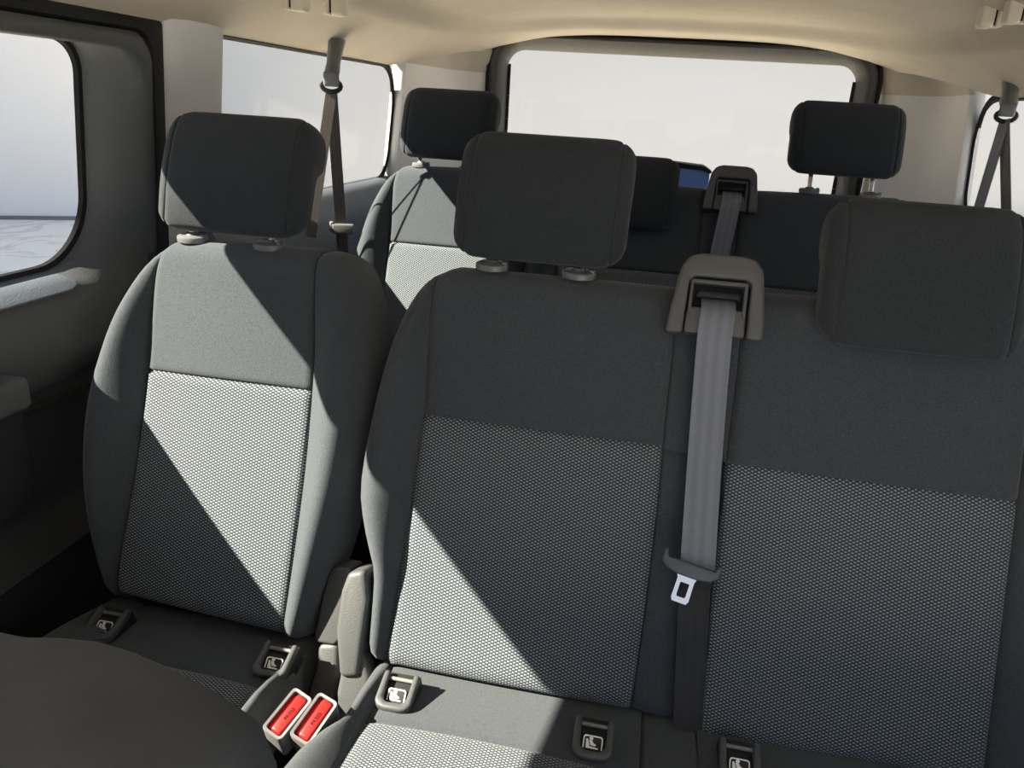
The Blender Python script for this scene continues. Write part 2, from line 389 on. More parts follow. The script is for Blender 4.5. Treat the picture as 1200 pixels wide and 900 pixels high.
    loft('door_seal', [Lp(.985, .05, 1.346, .80, 1.384, (.05, .06, .08, .06)), Lp(.968, .04, 1.352, .79, 1.390, (.05, .06, .08, .06)), Lp(.966, .03, 1.376, .78, 1.400, (.05, .06, .08, .06)), Lp(.975, .03, 1.388, .78, 1.410, (.012, .06, .08, .06)), Lp(1.04, .03, 1.390, .78, 1.412, (.012, .06, .08, .06))], M['rubber'], dw)
    if s < 0:
        # inset panel lying on the sill ledge
        Bv = V((-1.025+.985, 0, .975-.954)).normalized()
        FL = Frame((-.984, 1.165, .9545), (0, -1, 0), Bv)
        if FL.H.z < 0: FL = Frame((-.984, 1.165, .9545), (0, 1, 0), Bv)
        sg = 1 if FL.A.y > 0 else -1
        pts = [(sg*(-.9), 0), (sg*-.03, .0), (sg*-.006, .008), (sg*.003, .018), (sg*-.015, .046), (sg*-.9, .046)]
        poly_prism('ledge_panel', FL, pts, .0, .005, M['ledge'], dw, bev=.002, label='blue-grey grained inset panel on the sill')
    dr = thing('door_%d' % (1 if s < 0 else 2), (s*.97, .7, 0), 'dark sliding door panel '+side_txt, None, None, 'structure')
    prof = [(.975, .85), (.977, .70), (.980, .62), (.972, .585), (.945, .56), (.935, .54), (.945, .50), (.965, .45), (.965, 0), (1.02, 0), (1.02, .85)]
    loft('door_panel', [[V((s*x, y, z)) for x, z in prof] for y in (.06, .5, .9, 1.2, 1.33)], M['side'], dw if False else dr, True, True)
    FD = Frame((s*.975, 0, 0), (0, -s, 0), (0, 0, 1))     # H points into the cabin
    if FD.H.x*s > 0: FD = Frame((s*.975, 0, 0), (0, s, 0), (0, 0, 1))
    ys = 1 if FD.A.y > 0 else -1
    def yb_(a, b): return (a, b) if ys > 0 else (-b, -a)
    p0 = on_x(36, 447, -.925); p1 = on_x(46, 585, -.963)
    a0, a1 = yb_(.30, p0.y)
    rbox('armrest', FD, a0, a1, p0.z-.042, p0.z+.010, -.02, .052, .012, M['dark'], dr)
    a0, a1 = yb_(.30, p1.y)
    rbox('door_pocket', FD, a0, a1, p1.z-.005, p0.z-.050, -.02, .012, .006, M['side'], dr)

TUMBLE = .10
for o in bpy.data.objects:
    if o.type == 'MESH' and (o.name.startswith(('trim_2', 'trim_3', 'trim_4', 'trim_5', 'trim_10', 'trim_11')) or (o.parent and o.parent.name in ('window_1', 'window_2', 'window_4', 'window_5'))):
        b_ = base_of(o) if o.parent else V((0, 0, 0))
        for v in o.data.vertices:
            p = v.co + b_
            if p.z > 1.0: v.co.x -= math.copysign(1, p.x)*(p.z-1.0)*TUMBLE*(1-sstep(p.y, 2.8, 3.15))
# front end of the side walls: B pillar below the windows
for s in (-1, 1):
    slab('trim_%d' % (8 if s < 0 else 9), (s*.95, -.02, 0), (s*1.05, .06, 1.42), M['dark'], kind='structure', label='dark pillar trim behind the front door '+('on the single-seat side' if s < 0 else 'on the bench side'))

# tailgate window
TY = 3.20
tw = thing('window_3', (0, TY+.03, 1.2), 'wide tailgate window in a dark rounded frame', None, None, 'structure')
c = {n: on_y(px, py, TY+.05) for n, (px, py) in dict(l=(592, 120), r=(1004, 100), t=(800, 66), tl=(640, 62), tr=(960, 72)).items()}
gx0, gx1 = c['l'].x, c['r'].x; gt = (c['tl'].z+c['tr'].z)/2
o_ = {n: on_y(px, py, TY) for n, (px, py) in dict(l=(572, 120), r=(1026, 110), tl=(640, 44), tr=(960, 52)).items()}
ox0, ox1 = o_['l'].x, o_['r'].x; ot = (o_['tl'].z+o_['tr'].z)/2
def loop_y(y, x0, x1, z0, z1, r, k=10): return [V((a, y, b)) for a, b in rr_pts(x0, x1, z0, z1, r, k)]
gb = .93
loft('frame_trim', [loop_y(TY+.03, ox0-.012, ox1+.012, gb-.14, ot+.012, .12), loop_y(TY-.002, ox0, ox1, gb-.12, ot, .115), loop_y(TY-.006, ox0+.012, ox1-.012, gb-.1, ot-.012, .105),
                    loop_y(TY+.01, (ox0*.6+gx0*.4)+.01, (ox1*.6+gx1*.4)-.01, gb-.04, (ot*.55+gt*.45), .095), loop_y(TY+.05, gx0, gx1, gb, gt, .075), loop_y(TY+.06, gx0+.002, gx1-.002, gb, gt-.002, .07)], M['tg'], tw, sharp=60)
loft('frame_seal', [loop_y(TY+.01, ox0-.020, ox1+.020, gb-.15, ot+.020, .125), loop_y(TY-.012, ox0-.010, ox1+.010, gb-.14, ot+.010, .12), loop_y(TY+.0, ox0-.001, ox1+.001, gb-.12, ot+.001, .115)], M['rubber'], tw)
loft('glass_pane', [loop_y(TY+.062, gx0-.01, gx1+.01, gb-.01, gt+.01, .07), loop_y(TY+.066, gx0-.01, gx1+.01, gb-.01, gt+.01, .07)], M['glass'], tw, True, True)
for q, xx in enumerate((gx0+.001, gx1-.014)):
    fr = slab('glass_border', (xx, TY+.0595, gb), (xx+.013, TY+.0615, gt-.055), M['rubber'], parent=tw)
    for i in range(9):
        slab('heater_line', (xx, TY+.0585, gb+.05+.045*i), (xx+.013, TY+.0594, gb+.0525+.045*i), M['lgrey'], parent=fr)
slab('wall_rear', (-.95, TY+.0, 0), (.95, TY+.04, gb-.02), M['dark'], kind='structure', label='dark tailgate lower panel behind the third row')

# ------------------------------------------------------------------ seats
n2 = V((0, math.cos(TH), -math.sin(TH)))
F2 = Frame(EYE + n2*1.15, (1, 0, 0), (0, math.sin(TH), math.cos(TH)))      # H faces the camera
F3t = Frame(EYE + n2*2.05, (1, 0, 0), (0, math.sin(TH), math.cos(TH)))
s2 = F2.px(172, 433); s3 = F3t.px(455, 285)
F3 = Frame(F3t.w(s3[0]-s2[0], s3[1]-s2[1]+.005), (1, 0, 0), (0, math.sin(TH), math.cos(TH)))
def PL(*pts, h=0): return [F2.px(x, y, h) for x, y in pts]
def bol(H, outer_left, ht=(.25, 1, 1, .75)):
    def f(s, t):
        x = s if outer_left else 1-s            # 0 = outer edge, 1 = seam
        i = min(2, int(t*3)); fr = t*3-i; fr = fr*fr*(3-2*fr); hh = H*(ht[i]*(1-fr)+ht[i+1]*fr)
        return hh*max(0, math.sin(math.pi*min(1, x*.93+.07)**.85))
    return f
def crown(c): return lambda s, t: c*(1-(2*s-1)**2)
def headrest(F, parent, ac, bb, wdt=.248, hgt=.192, posts=True, lab=None, tilt=0.0, hfront=.008):
    """cushion of comma-shaped profile with separate side panels, chrome posts and collars"""
    prof = [(0, .004), (-.006, .05), (-.007, .10), (-.003, .145), (.004, .168), (.014, .183), (.030, .191), (.055, .192), (.078, .187), (.091, .174), (.095, .155), (.092, .135), (.082, .120), (.066, .112), (.056, .104), (.050, .092), (.048, .05), (.046, .012), (.040, .003), (.024, -.002), (.008, -.002)]
    prof = [(d*1.0, z*hgt/.192) for d, z in prof]
    cd = sum(p[0] for p in prof)/len(prof); cz = sum(p[1] for p in prof)/len(prof)
    ct, st = math.cos(tilt), math.sin(tilt)
    def ring(a, k, kz):
        out = []
        for d, z in prof:
            d2 = cd+(d-cd)*k; z2 = cz+(z-cz)*kz
            out.append(F.w(ac+a, bb + z2*ct + d2*st, hfront - d2*ct + z2*st))
        return out
    hw = wdt/2; e = .022; RR = .042
    def rk(x, g=0):
        d = hw-abs(x); q = max(0, 1-d/RR); dr = RR*(1-math.sqrt(max(0, 1-q*q)))
        return ring(x, 1.012-dr*.55/.045-g/.05, 1.012-dr*.85/(hgt/2)-g/(hgt/2))
    N_ = 7; mid = [(-hw+e) + .0015, (-hw+e)+.005] + [(-hw+e+.012) + (2*(hw-e)-.024)*i/10 for i in range(11)] + [hw-e-.005, hw-e-.0015]
    hr = loft('headrest', [rk(-hw+e, .003)] + [rk(x, .001 if i in (0, len(mid)-1) else 0) for i, x in enumerate(mid)] + [rk(hw-e, .003)], M['fabh'], parent, True, True, sharp=0, label=lab)
    for sgn in (-1, 1):
        xs = [hw-e, hw-e+.0015, hw-e+.005, hw-.011, hw-.006, hw-.003, hw-.001, hw-.0001]
        loft('side_panel', [rk(sgn*x, (.003, .001, 0, 0, 0, 0, 0, 0)[i]) for i, x in enumerate(xs)], M['fabh'], hr, True, True, sharp=0)
    if posts:
        for sgn in (-1, 1):
            a = ac + sgn*.068*wdt/.248
            tube('headrest_post', [F.w(a, bb+.03, -.022), F.w(a, bb-.045, -.022)], .006, M['chrome'], hr)
    return hr
def collars(F, parent, ac, b_top, wdt=.248, h=.018):
    for sgn in (-1, 1):
        a = ac + sgn*.068*wdt/.248
        FC = Frame(F.w(a, b_top+.002, -.020), (1, 0, 0), (0, 1, .05))   # disc lying on the seat top
        rings = []
        for r, z in ((.024, -.006), (.025, 0), (.024, .003), (.020, .005), (.011, .0055), (.0085, .009)):
            rings.append([FC.w(r*1.05*math.cos(2*math.pi*k/20), r*.85*math.sin(2*math.pi*k/20), z) for k in range(20)])
        c_ = loft('headrest_collar', rings, M['collar'], parent, True, True)
        rbox('collar_button', FC, .016, .024, -.007, .007, -.002, .008, .002, M['collar'], c_)
def isofix(Fc, a, b, parent, rot=0):
    """U-shaped plastic guide, open to the rear, with a small child-seat symbol"""
    Fc = Frame(Fc.w(a, b, .0055), Fc.A, Fc.B*.90+Fc.H*.43); a = b = 0
    g = poly_prism('isofix_guide', Fc, [(a-.027, b+.030), (a-.0275, b-.018), (a-.022, b-.026), (a-.012, b-.029), (a+.012, b-.029), (a+.022, b-.026), (a+.0275, b-.018), (a+.027, b+.030),
                    (a+.018, b+.030), (a+.0175, b-.012), (a+.011, b-.018), (a-.011, b-.018), (a-.0175, b-.012), (a-.018, b+.030)], .002, .017, M['guide'], parent, bev=.004)
    rbox('recess', Fc, a-.0262, a+.0262, b-.026, b+.034, -.03, .004, .001, M['shell'], g)
    F_ = Frame(Fc.w(a, b-.004, .0055), Fc.A, (Fc.B*.9+Fc.H*.44))
    o_ = rr_pts(-.0135, .0135, -.011, .011, .004, 4); i_ = rr_pts(-.0118, .0118, -.0093, .0093, .003, 4)
    loft('symbol_frame', [[F_.w(x, y, .0006) for x, y in o_], [F_.w(x, y, .0012) for x, y in o_], [F_.w(x, y, .0012) for x, y in i_], [F_.w(x, y, .0006) for x, y in i_]], M['white'], g)
    rbox('symbol_plate', F_, -.0135, .0135, -.011, .011, -.003, .0006, .001, M['shell'], g)
    # seated child: seat shell, body, head
    for nm, pts in (('symbol_seat', [(-.009, -.006), (.006, -.007), (.008, -.004), (-.004, -.003), (-.007, .006), (-.0095, .006)]),
                    ('symbol_child', [(-.003, -.0015), (.004, -.002), (.0045, 0), (.001, .0015), (-.001, .005), (-.0055, .005)])):
        mesh(nm, [F_.w(x, y, .0011) for x, y in pts] + [F_.w(x, y, .0006) for x, y in pts], [tuple(range(6)), tuple(range(11, 5, -1))] + [(i, (i+1) % 6, 6+(i+1) % 6, 6+i) for i in range(6)], M['white'], g, smooth=False)
    hd = [(-.0025+.0028*math.cos(i*.785), .0072+.0022*math.sin(i*.785)) for i in range(8)]
    mesh('symbol_head', [F_.w(x, y, .0011) for x, y in hd] + [F_.w(x, y, .0006) for x, y in hd], [tuple(range(8)), tuple(range(15, 7, -1))] + [(i, (i+1) % 8, 8+(i+1) % 8, 8+i) for i in range(8)], M['white'], g, smooth=False)
    tube('anchor_bar', [Fc.w(a-.018, b+.022, .008), Fc.w(a+.018, b+.022, .008)], .003, M['lgrey'], g)
def belt_housing(F, ac, bt, parent):
    """arched shoulder belt outlet standing on the bench top"""
    T = [(-.066, 0), (-.060, .045), (-.050, .098), (-.040, .112), (-.026, .116), (.026, .116), (.042, .112), (.052, .098), (.060, .045), (.063, 0)]
    pt = lambda lst: [(ac+x, bt-.116+z) for x, z in lst]
    hs = poly_prism('belt_housing', F, pt([(-.069, 0), (-.066, .03), (-.056, .095), (-.046, .110), (-.030, .116), (.030, .116), (.046, .112), (.057, .098), (.066, .03), (.067, 0), (.044, 0), (.043, .076), (.036, .083), (-.036, .083), (-.043, .076), (-.045, 0)]), -.09, .034, M['bez'], parent, bev=.009, seg=4)
    poly_prism('slot_plate', F, pt([(-.043, .002), (.042, .002), (.041, .040), (-.042, .040)]), -.03, .026, M['bez'], hs, bev=.003)
    poly_prism('slot_rim', F, pt([(-.041, .030), (-.041, .080), (.040, .080), (.040, .030), (.035, .030), (.035, .074), (-.036, .074), (-.036, .030)]), -.02, .028, M['bez'], hs, bev=.002)
    poly_prism('slot_recess', F, pt([(-.045, .03), (.045, .03), (.045, .09), (-.045, .09)]), -.05, .002, M['shell'], hs, bev=0)
    poly_prism('slot_lip', F, pt([(-.031, .058), (-.027, .064), (.027, .064), (.031, .058), (.030, .053), (.023, .055), (-.023, .055), (-.030, .053)]), .0, .024, M['shell'], hs, bev=.002)
    return hs

def single_seat(F, row):
    dz = F.O - F2.O
    lab = 'single second-row seat in charcoal and woven fabric' if row == 2 else 'single third-row seat behind the second-row single seat'
    r = thing('single_seat', F.w(-.66, -.75)*1, lab, 'car seat', 'rows of cabin seats')
    r.location.z = dz.z
    # outlines measured on the second row
    Lo = PL((200, 272), (165, 302), (140, 348), (119, 405), (104, 455), (97, 505), (97, 560), (104, 620), (117, 680), (130, 712))
    Ls = PL((205, 273), (186, 298), (178, 340), (174, 400), (171, 440), (160, 530), (150, 590), (141, 640), (134, 685), (132, 700))
    Rs = PL((378, 284), (370, 310), (368, 350), (368, 405), (365, 460), (358, 540), (348, 620), (338, 690), (331, 735), (329, 750))
    Ro = PL((385, 284), (415, 300), (433, 340), (441, 390), (440, 440), (432, 500), (418, 570), (398, 640), (376, 705), (357, 754))
    Lo = [(a-.004, b) for a, b in Lo]
    pad('side_bolster', F, Lo, Ls, M['fab'], r, bol(.042, True), 22, 34, .075, (.055, .005, .04, .03), (.085, .006, .05, .03))
    pad('side_bolster', F, Rs, Ro, M['fab'], r, bol(.042, False), 22, 34, .075, (.005, .055, .04, .03), (.006, .085, .05, .03))
    def split(E, y):
        # cut an edge line at height y (b coordinate)
        S = smooth_line(E, 200); a = [p for p in S if p[1] >= y]; b = [p for p in S if p[1] < y]
        cut = (a[-1][0], y); return a[:-1:12]+[cut], [cut]+b[11::12]+[b[-1]]
    bs = (F2.px(172, 433)[1]+F2.px(366, 458)[1])/2
    L1, L2 = split(Ls, bs); R1, R2 = split(Rs, bs)
    pad('upper_panel', F, L1, R1, M['fab'], r, crown(.006), 22, 24, .07, (.005, .005, .05, .005), (.006, .006, .06, .005))
    pad('lower_panel', F, L2, R2, M['wov'], r, crown(.004), 22, 24, .07, (.005, .005, .005, .03), (.006, .006, .005, .035))
    # black shell behind
    pad('back_shell', Frame(F.w(0, 0, -.06), F.A, F.B), [(a+.012, b-.01) for a, b in Lo], [(a-.012, b-.01) for a, b in Ro], M['shell'], r, None, 8, 20, .035, (.02,)*4)
    c = F2.px(272, 200, .05)[0]
    c1 = F2.px(180, 215, .01)[0]; c2 = F2.px(352, 215, .01)[0]
    bb = F2.px(262, 268, .01)[1]
    ac = (c1+c2)/2+.002 if row == 2 else (c1+c2)/2+.022
    headrest(F, r, ac, bb if row == 2 else bb+.006, .258 if row == 2 else .268, .196, lab='dark padded headrest raised on chrome posts')
    collars(F, r, ac, F2.px(295, 283)[1]-.002)
    return r
seat2 = single_seat(F2, 2)
seat3 = single_seat(F3, 3)

def bench(F, row):
    dz = F.O - F2.O
    lab = 'double second-row bench with belt outlet between two headrests' if row == 2 else 'double third-row bench below the tailgate window'
    r = thing('double_bench', F.w(.1, -.75)*1, lab, 'car bench', 'rows of cabin seats')
    r.location.z = dz.z
    Lo = PL((530, 306), (493, 322), (467, 358), (447, 410), (432, 465), (420, 520), (413, 575), (420, 625), (430, 668), (426, 720), (424, 760), (440, 782))
    Ls = PL((535, 306), (514, 322), (505, 355), (501, 410), (496, 482), (483, 575), (467, 675), (455, 745), (449, 785))
    Ms = PL((797, 330), (793, 365), (787, 420), (776, 528), (768, 610), (757, 700), (746, 780), (737, 840))
    Rs = PL((880, 335), (872, 375), (864, 450), (852, 545), (845, 620), (835, 710), (827, 800), (822, 872))
    Es = PL((1222, 360), (1214, 420), (1205, 500), (1193, 585), (1188, 650), (1180, 740), (1170, 830), (1160, 925))
    x0 = F2.px(1193, 600)[0]
    Es = [(x0 + (.006 if b > .2 else 0), b) for a, b in Es]
    Eo = [(x0+.016, Es[0][1]), (x0+.055, Es[0][1]-.03), (x0+.085, Es[0][1]-.10), (x0+.105, Es[0][1]-.22), (x0+.11, Es[0][1]-.33), (x0+.09, Es[0][1]-.5), (x0+.07, Es[-1][1])]
    pad('side_bolster', F, Lo, Ls, M['fab'], r, bol(.040, True), 22, 34, .075, (.055, .005, .04, .03), (.085, .006, .05, .03))
    pad('side_bolster', F, Es, Eo, M['fab'], r, bol(.040, False), 18, 30, .075, (.005, .055, .04, .03), (.006, .085, .05, .03))
    def split(E, y):
        S = smooth_line(E, 200); a = [p for p in S if p[1] >= y]; b = [p for p in S if p[1] < y]
        cut = (a[-1][0], y); return a[:-1:12]+[cut], [cut]+b[11::12]+[b[-1]]
    bs = (F2.px(497, 482)[1]+F2.px(775, 528)[1]+F2.px(858, 546)[1]+F2.px(1190, 585)[1])/4
    bs1 = (F2.px(497, 482)[1]+F2.px(775, 528)[1])/2; bs2 = (F2.px(858, 546)[1]+F2.px(1190, 585)[1])/2
    for (l, rr_, q) in ((Ls, Ms, bs1), (Rs, Es, bs2)):
        L1, L2 = split(l, q); R1, R2 = split(rr_, q)
        pad('upper_panel', F, L1, R1, M['fab'], r, crown(.006), 22, 24, .07, (.005, .005, .05, .005), (.006, .006, .06, .005))
        pad('lower_panel', F, L2, R2, M['wov'], r, crown(.004), 22, 24, .07, (.005, .005, .005, .03), (.006, .006, .005, .035))
    L1, L2 = split(Ms, bs1-.003); R1, R2 = split(Rs, bs2)
    pad('centre_strip', F, L1, R1, M['fab'], r, lambda s, t: -.006, 12, 20, .07, (.005, .005, .05, .002), (.006, .006, .06, .003))
    pad('centre_strip', F, L2, R2, M['fab'], r, lambda s, t: -.010-.012*sstep(s, .25, .6), 16, 20, .07, (.005, .005, .002, .03), (.006, .006, .003, .03))
    pad('back_shell', Frame(F.w(0, 0, -.06), F.A, F.B), [(a+.012, b-.01) for a, b in Lo], [(a-.012, b-.01) for a, b in Eo], M['shell'], r, None, 8, 20, .035, (.02,)*4)
    c1 = F2.px(532, 230, .01)[0]; c2 = F2.px(740, 230, .01)[0]
    bb = F2.px(635, 303, .01)[1]
    headrest(F, r, (c1+c2)/2, bb, (c2-c1)*1.0, .196, lab='dark padded headrest raised on chrome posts') if row == 2 else None
    btop = F2.px(640, 316)[1]
    x1 = F2.px(968, 330, .05)[0]; bl = F2.px(1080, 410, .05)[1]
    if row == 2:
        collars(F, r, (c1+c2)/2, btop)
        headrest(F, r, x1+.130, bl, .262, .205, posts=False, lab='dark padded headrest lowered onto the bench top', hfront=.05)
    else:
        k = F3.px(795, 220, .04)[0]
        headrest(F, r, k-.126, F3.px(760, 266, .05)[1], .252, .190, posts=False, lab='dark padded headrest lowered onto the bench top', hfront=.05)
        q1 = F3.px(928, 165, .01)[0]; q2 = F3.px(1063, 165, .01)[0]
        headrest(F, r, (q1+q2)/2, F3.px(990, 202, .01)[1], q2-q1, .190, lab='dark padded headrest raised on chrome posts')
        collars(F, r, (q1+q2)/2, F3.px(980, 224)[1], q2-q1)
    if row == 2: ab = (F2.px(770, 380, .03)[0]+F2.px(907, 390, .03)[0])/2; bt = F2.px(850, 299, .03)[1]
    else: ab = (F3.px(820, 235, .03)[0]+F3.px(893, 240, .03)[0])/2; bt = F3.px(857, 194, .03)[1]
    belt_housing(F, ab, bt, r)
    return r, ab, bt
bench2, AB2, BT2 = bench(F2, 2)
bench3, AB3, BT3 = bench(F3, 3)

# cushions of the second row
PHI = math.radians(7)
FC = Frame((0, .955, .462), (1, 0, 0), (0, math.cos(PHI), -math.sin(PHI)))
def PC(*pts): return [FC.px(x, y) for x, y in pts]
def cushion(seat, FCq, items):
    pass
k_in = FC.px(120, 765); k_in2 = FC.px(300, 806)
bsl = (k_in[1]+k_in2[1])/2
aL0, aL1 = FC.px(100, 735)[0]-.03, FC.px(352, 765)[0]
c_ = thing  # short
REAR = .03
# single seat cushion
SR = PC((357, 762), (342, 790), (316, 820), (300, 845)); SR = [(SR[0][0]+.002, REAR)] + SR[0:] + [(SR[-1][0], SR[-1][1]-.06), (SR[-1][0]+.004, -.3), (SR[-1][0]+.004, -.5)]
BL = PC((428, 792), (408, 828), (392, 856), (352, 878), (325, 905)); BL = [(BL[0][0]-.0, REAR)] + BL + [(BL[-1][0]-.004, BL[-1][1]-.06), (BL[-1][0]-.004, -.3), (BL[-1][0]-.004, -.5)]
sx0, sx1 = k_in[0]-.005, k_in2[0]+.005
pad('seat_rear_strip', FC, [(sx0-.03, REAR), (sx0, bsl)], [(sx1+.03, REAR), (sx1, bsl)], M['fab'], seat2, None, 12, 12, .10, (.004, .004, .004, .003))
pad('seat_panel', FC, [(sx0, bsl), (sx0, -.5)], [(sx1, bsl), (sx1, -.5)], M['wov'], seat2, crown(.006), 16, 20, .10, (.004, .004, .004, .04))
pad('seat_bolster', FC, [(sx0-.10, REAR), (sx0-.11, -.1), (sx0-.11, -.5)], [(sx0-.03, REAR), (sx0, bsl), (sx0, bsl-.1), (sx0, -.5)], M['fab'], seat2, bol(.02, True), 14, 24, .10, (.03, .004, .004, .04))
pad('seat_bolster', FC, [(sx1+.03, REAR), (sx1, bsl), (sx1, bsl-.1), (sx1, -.5)], SR, M['fab'], seat2, bol(.02, False), 14, 24, .10, (.004, .03, .004, .04))
# bench cushion
kb1 = FC.px(440, 838); kb2 = FC.px(640, 893)
bsb = (kb1[1]+kb2[1])/2
m0 = kb1[0]-.01; m1 = FC.px(735, 850)[0]+.02; m2 = FC.px(845, 880)[0]-.03; m3 = m2+.41
pad('seat_rear_strip', FC, [(m0-.012, REAR), (m0, bsb)], [(m1, REAR), (m1, bsb)], M['fab'], bench2, None, 12, 12, .10, (.004, .004, .004, .003))
pad('seat_panel', FC, [(m0, bsb), (m0, -.5)], [(m1-.04, bsb), (m1-.04, -.5)], M['wov'], bench2, crown(.006), 16, 20, .10, (.004, .004, .004, .04))
pad('seat_bolster', FC, BL, [(m0-.012, REAR), (m0, bsb), (m0, bsb-.1), (m0, -.5)], M['fab'], bench2, bol(.022, True), 14, 24, .10, (.03, .004, .004, .04))
pad('seat_centre_strip', FC, [(m1, REAR), (m1, bsb), (m1-.04, bsb-.002), (m1-.04, -.5)], [(m2, REAR), (m2, bsb), (m2, bsb-.05), (m2, -.5)], M['fab'], bench2, lambda s, t: -.008, 10, 20, .10, (.004, .004, .004, .04))
pad('seat_rear_strip', FC, [(m2, REAR), (m2, bsb)], [(m3, REAR), (m3, bsb)], M['fab'], bench2, None, 12, 12, .10, (.004, .004, .004, .003))
pad('seat_panel', FC, [(m2, bsb), (m2, -.5)], [(m3, bsb), (m3, -.5)], M['wov'], bench2, crown(.006), 16, 20, .10, (.004, .004, .004, .04))
pad('seat_bolster', FC, [(m3, REAR), (m3, bsb), (m3, -.5)], [(m3+.10, REAR), (m3+.10, bsb), (m3+.1, -.5)], M['fab'], bench2, bol(.02, False), 14, 24, .10, (.004, .03, .004, .04))
for seat, (x, y) in ((seat2, (125, 733)), (seat2, (323, 776)), (bench2, (466, 813)), (bench2, (695, 868)), (bench2, (866, 895))):
    a, b = FC.px(x, y, .01); isofix(FC, a, b, seat)
# third row cushions (hidden, low pads)
for seat, xa, xb in ((seat3, -.85, -.44), (bench3, -.37, .56)):
    FK = FC.shift(F3.O-F2.O)
    pad('seat_cushion', FK, [(xa, .02), (xa, -.45)], [(xb, .02), (xb, -.45)], M['fab'], seat, crown(.01), 12, 12, .12, (.03,)*4)
# seat bases down to the floor
for seat, F_, xa, xb in ((seat2, FC, sx0-.06, sx1+.03), (bench2, FC, m0-.03, m3+.06), (seat3, FC.shift(F3.O-F2.O), -.76, -.40), (bench3, FC.shift(F3.O-F2.O), -.26, .58)):
    p = F_.w(0, -.02, -.09); q = F_.w(0, -.42, -.09)
    slab('seat_base', (xa, q.y, 0), (xb, p.y, p.z), M['shell'], parent=None).parent = seat
    o = bpy.data.objects[[x for x in bpy.data.objects.keys() if x.startswith('seat_base')][-1]]
for o in bpy.data.objects:
    if o.name.startswith('seat_base'):
        bb = base_of(o.parent)
        for v in o.data.vertices: v.co -= bb

# recliner side covers in the gap between single seat and bench
FR = F2
def cover(seat, pts, h0, h1):
    poly_prism('recliner_cover', FR, pts, h0, h1, M['grey'], seat, bev=.009, seg=4)
cover(bench2, PL((402, 790), (398, 735), (404, 690), (412, 668), (432, 665), (436, 700), (430, 742), (424, 790)), -.05, .018)
cover(bench2, PL((386, 862), (400, 792), (404, 760), (426, 760), (436, 790), (430, 862)), -.03, .010)
cover(seat2, PL((364, 748), (374, 700), (382, 672), (390, 665), (408, 668), (408, 690), (396, 752), (388, 760), (366, 756)), -.07, -.012)
cover(seat2, PL((345, 850), (364, 790), (368, 758), (392, 758), (392, 800), (384, 850)), -.06, -.015)

# ------------------------------------------------------------------ belt buckles
def buckle(px, py, tilt, yaw, label):
    p = FC.w(*FC.px(px, py, .026), .026)
    r = thing('belt_buckle', p, label, 'belt buckle', 'red buckles between the second-row seats')
    # local frame: A across, B along the long red button, H up out of the housing
    d = V((ray(px, py))).normalized()*-1
    Hh = (V((0, -.25, 1))*.75 + d*.5).normalized()
    A = V((math.cos(yaw), math.sin(yaw), 0)); A = (A-Hh*A.dot(Hh)).normalized(); Bb = Hh.cross(A)
    F = Frame(p, A, Bb)
    hw, hl = .0125, .029
    o1 = rr_pts(-hw-.004, hw+.004, -hl-.004, hl+.004, .006, 4); i1 = rr_pts(-hw, hw, -hl, hl, .004, 4); o2 = rr_pts(-hw-.005, hw+.005, -hl-.003, hl+.003, .006, 4)
    loft('buckle_body', [[F.w(x, y, -.06) for x, y in o2], [F.w(x, y, -.004) for x, y in o1], [F.w(x, y, 0) for x, y in o1], [F.w(x*.97, y*.98, .0015) for x, y in o1], [F.w(x, y, .0005) for x, y in i1], [F.w(x, y, -.02) for x, y in i1]], M['lgrey'], r, True, True)
    b = rbox('press_button', F, -hw+.007, hw-.0008, -hl+.001, hl-.001, -.02, .003, .004, M['red'], r)
    rbox('slot_side', F, -hw+.0008, -hw+.0065, -hl+.003, hl-.003, -.02, -.006, .001, M['red'], r)
    tx = bpy.data.curves.new('press_text', 'FONT'); tx.body = 'PRESS'; tx.size = .0075; tx.align_x = 'CENTER'; tx.align_y = 'CENTER'; tx.extrude = .0002
    to = bpy.data.objects.new('press_text', tx); col.objects.link(to)
    mm = Matrix((F.B, -F.A, F.H)).transposed().to_4x4(); mm.translation = F.w(.0035, 0, .0038)
    dg = bpy.context.evaluated_depsgraph_get(); me = bpy.data.meshes.new_from_object(to.evaluated_get(dg)); bpy.data.objects.remove(to)
    vs_ = [mm @ v.co for v in me.vertices]; fs = [tuple(p_.vertices) for p_ in me.polygons]
    mesh('press_lettering', vs_, fs, M['redd'], b, smooth=False)
buckle(337, 836, 0, -.35, 'red press button buckle nearer the single seat cushion')
buckle(368, 842, 0, -.30, 'red press button buckle nearer the bench cushion')

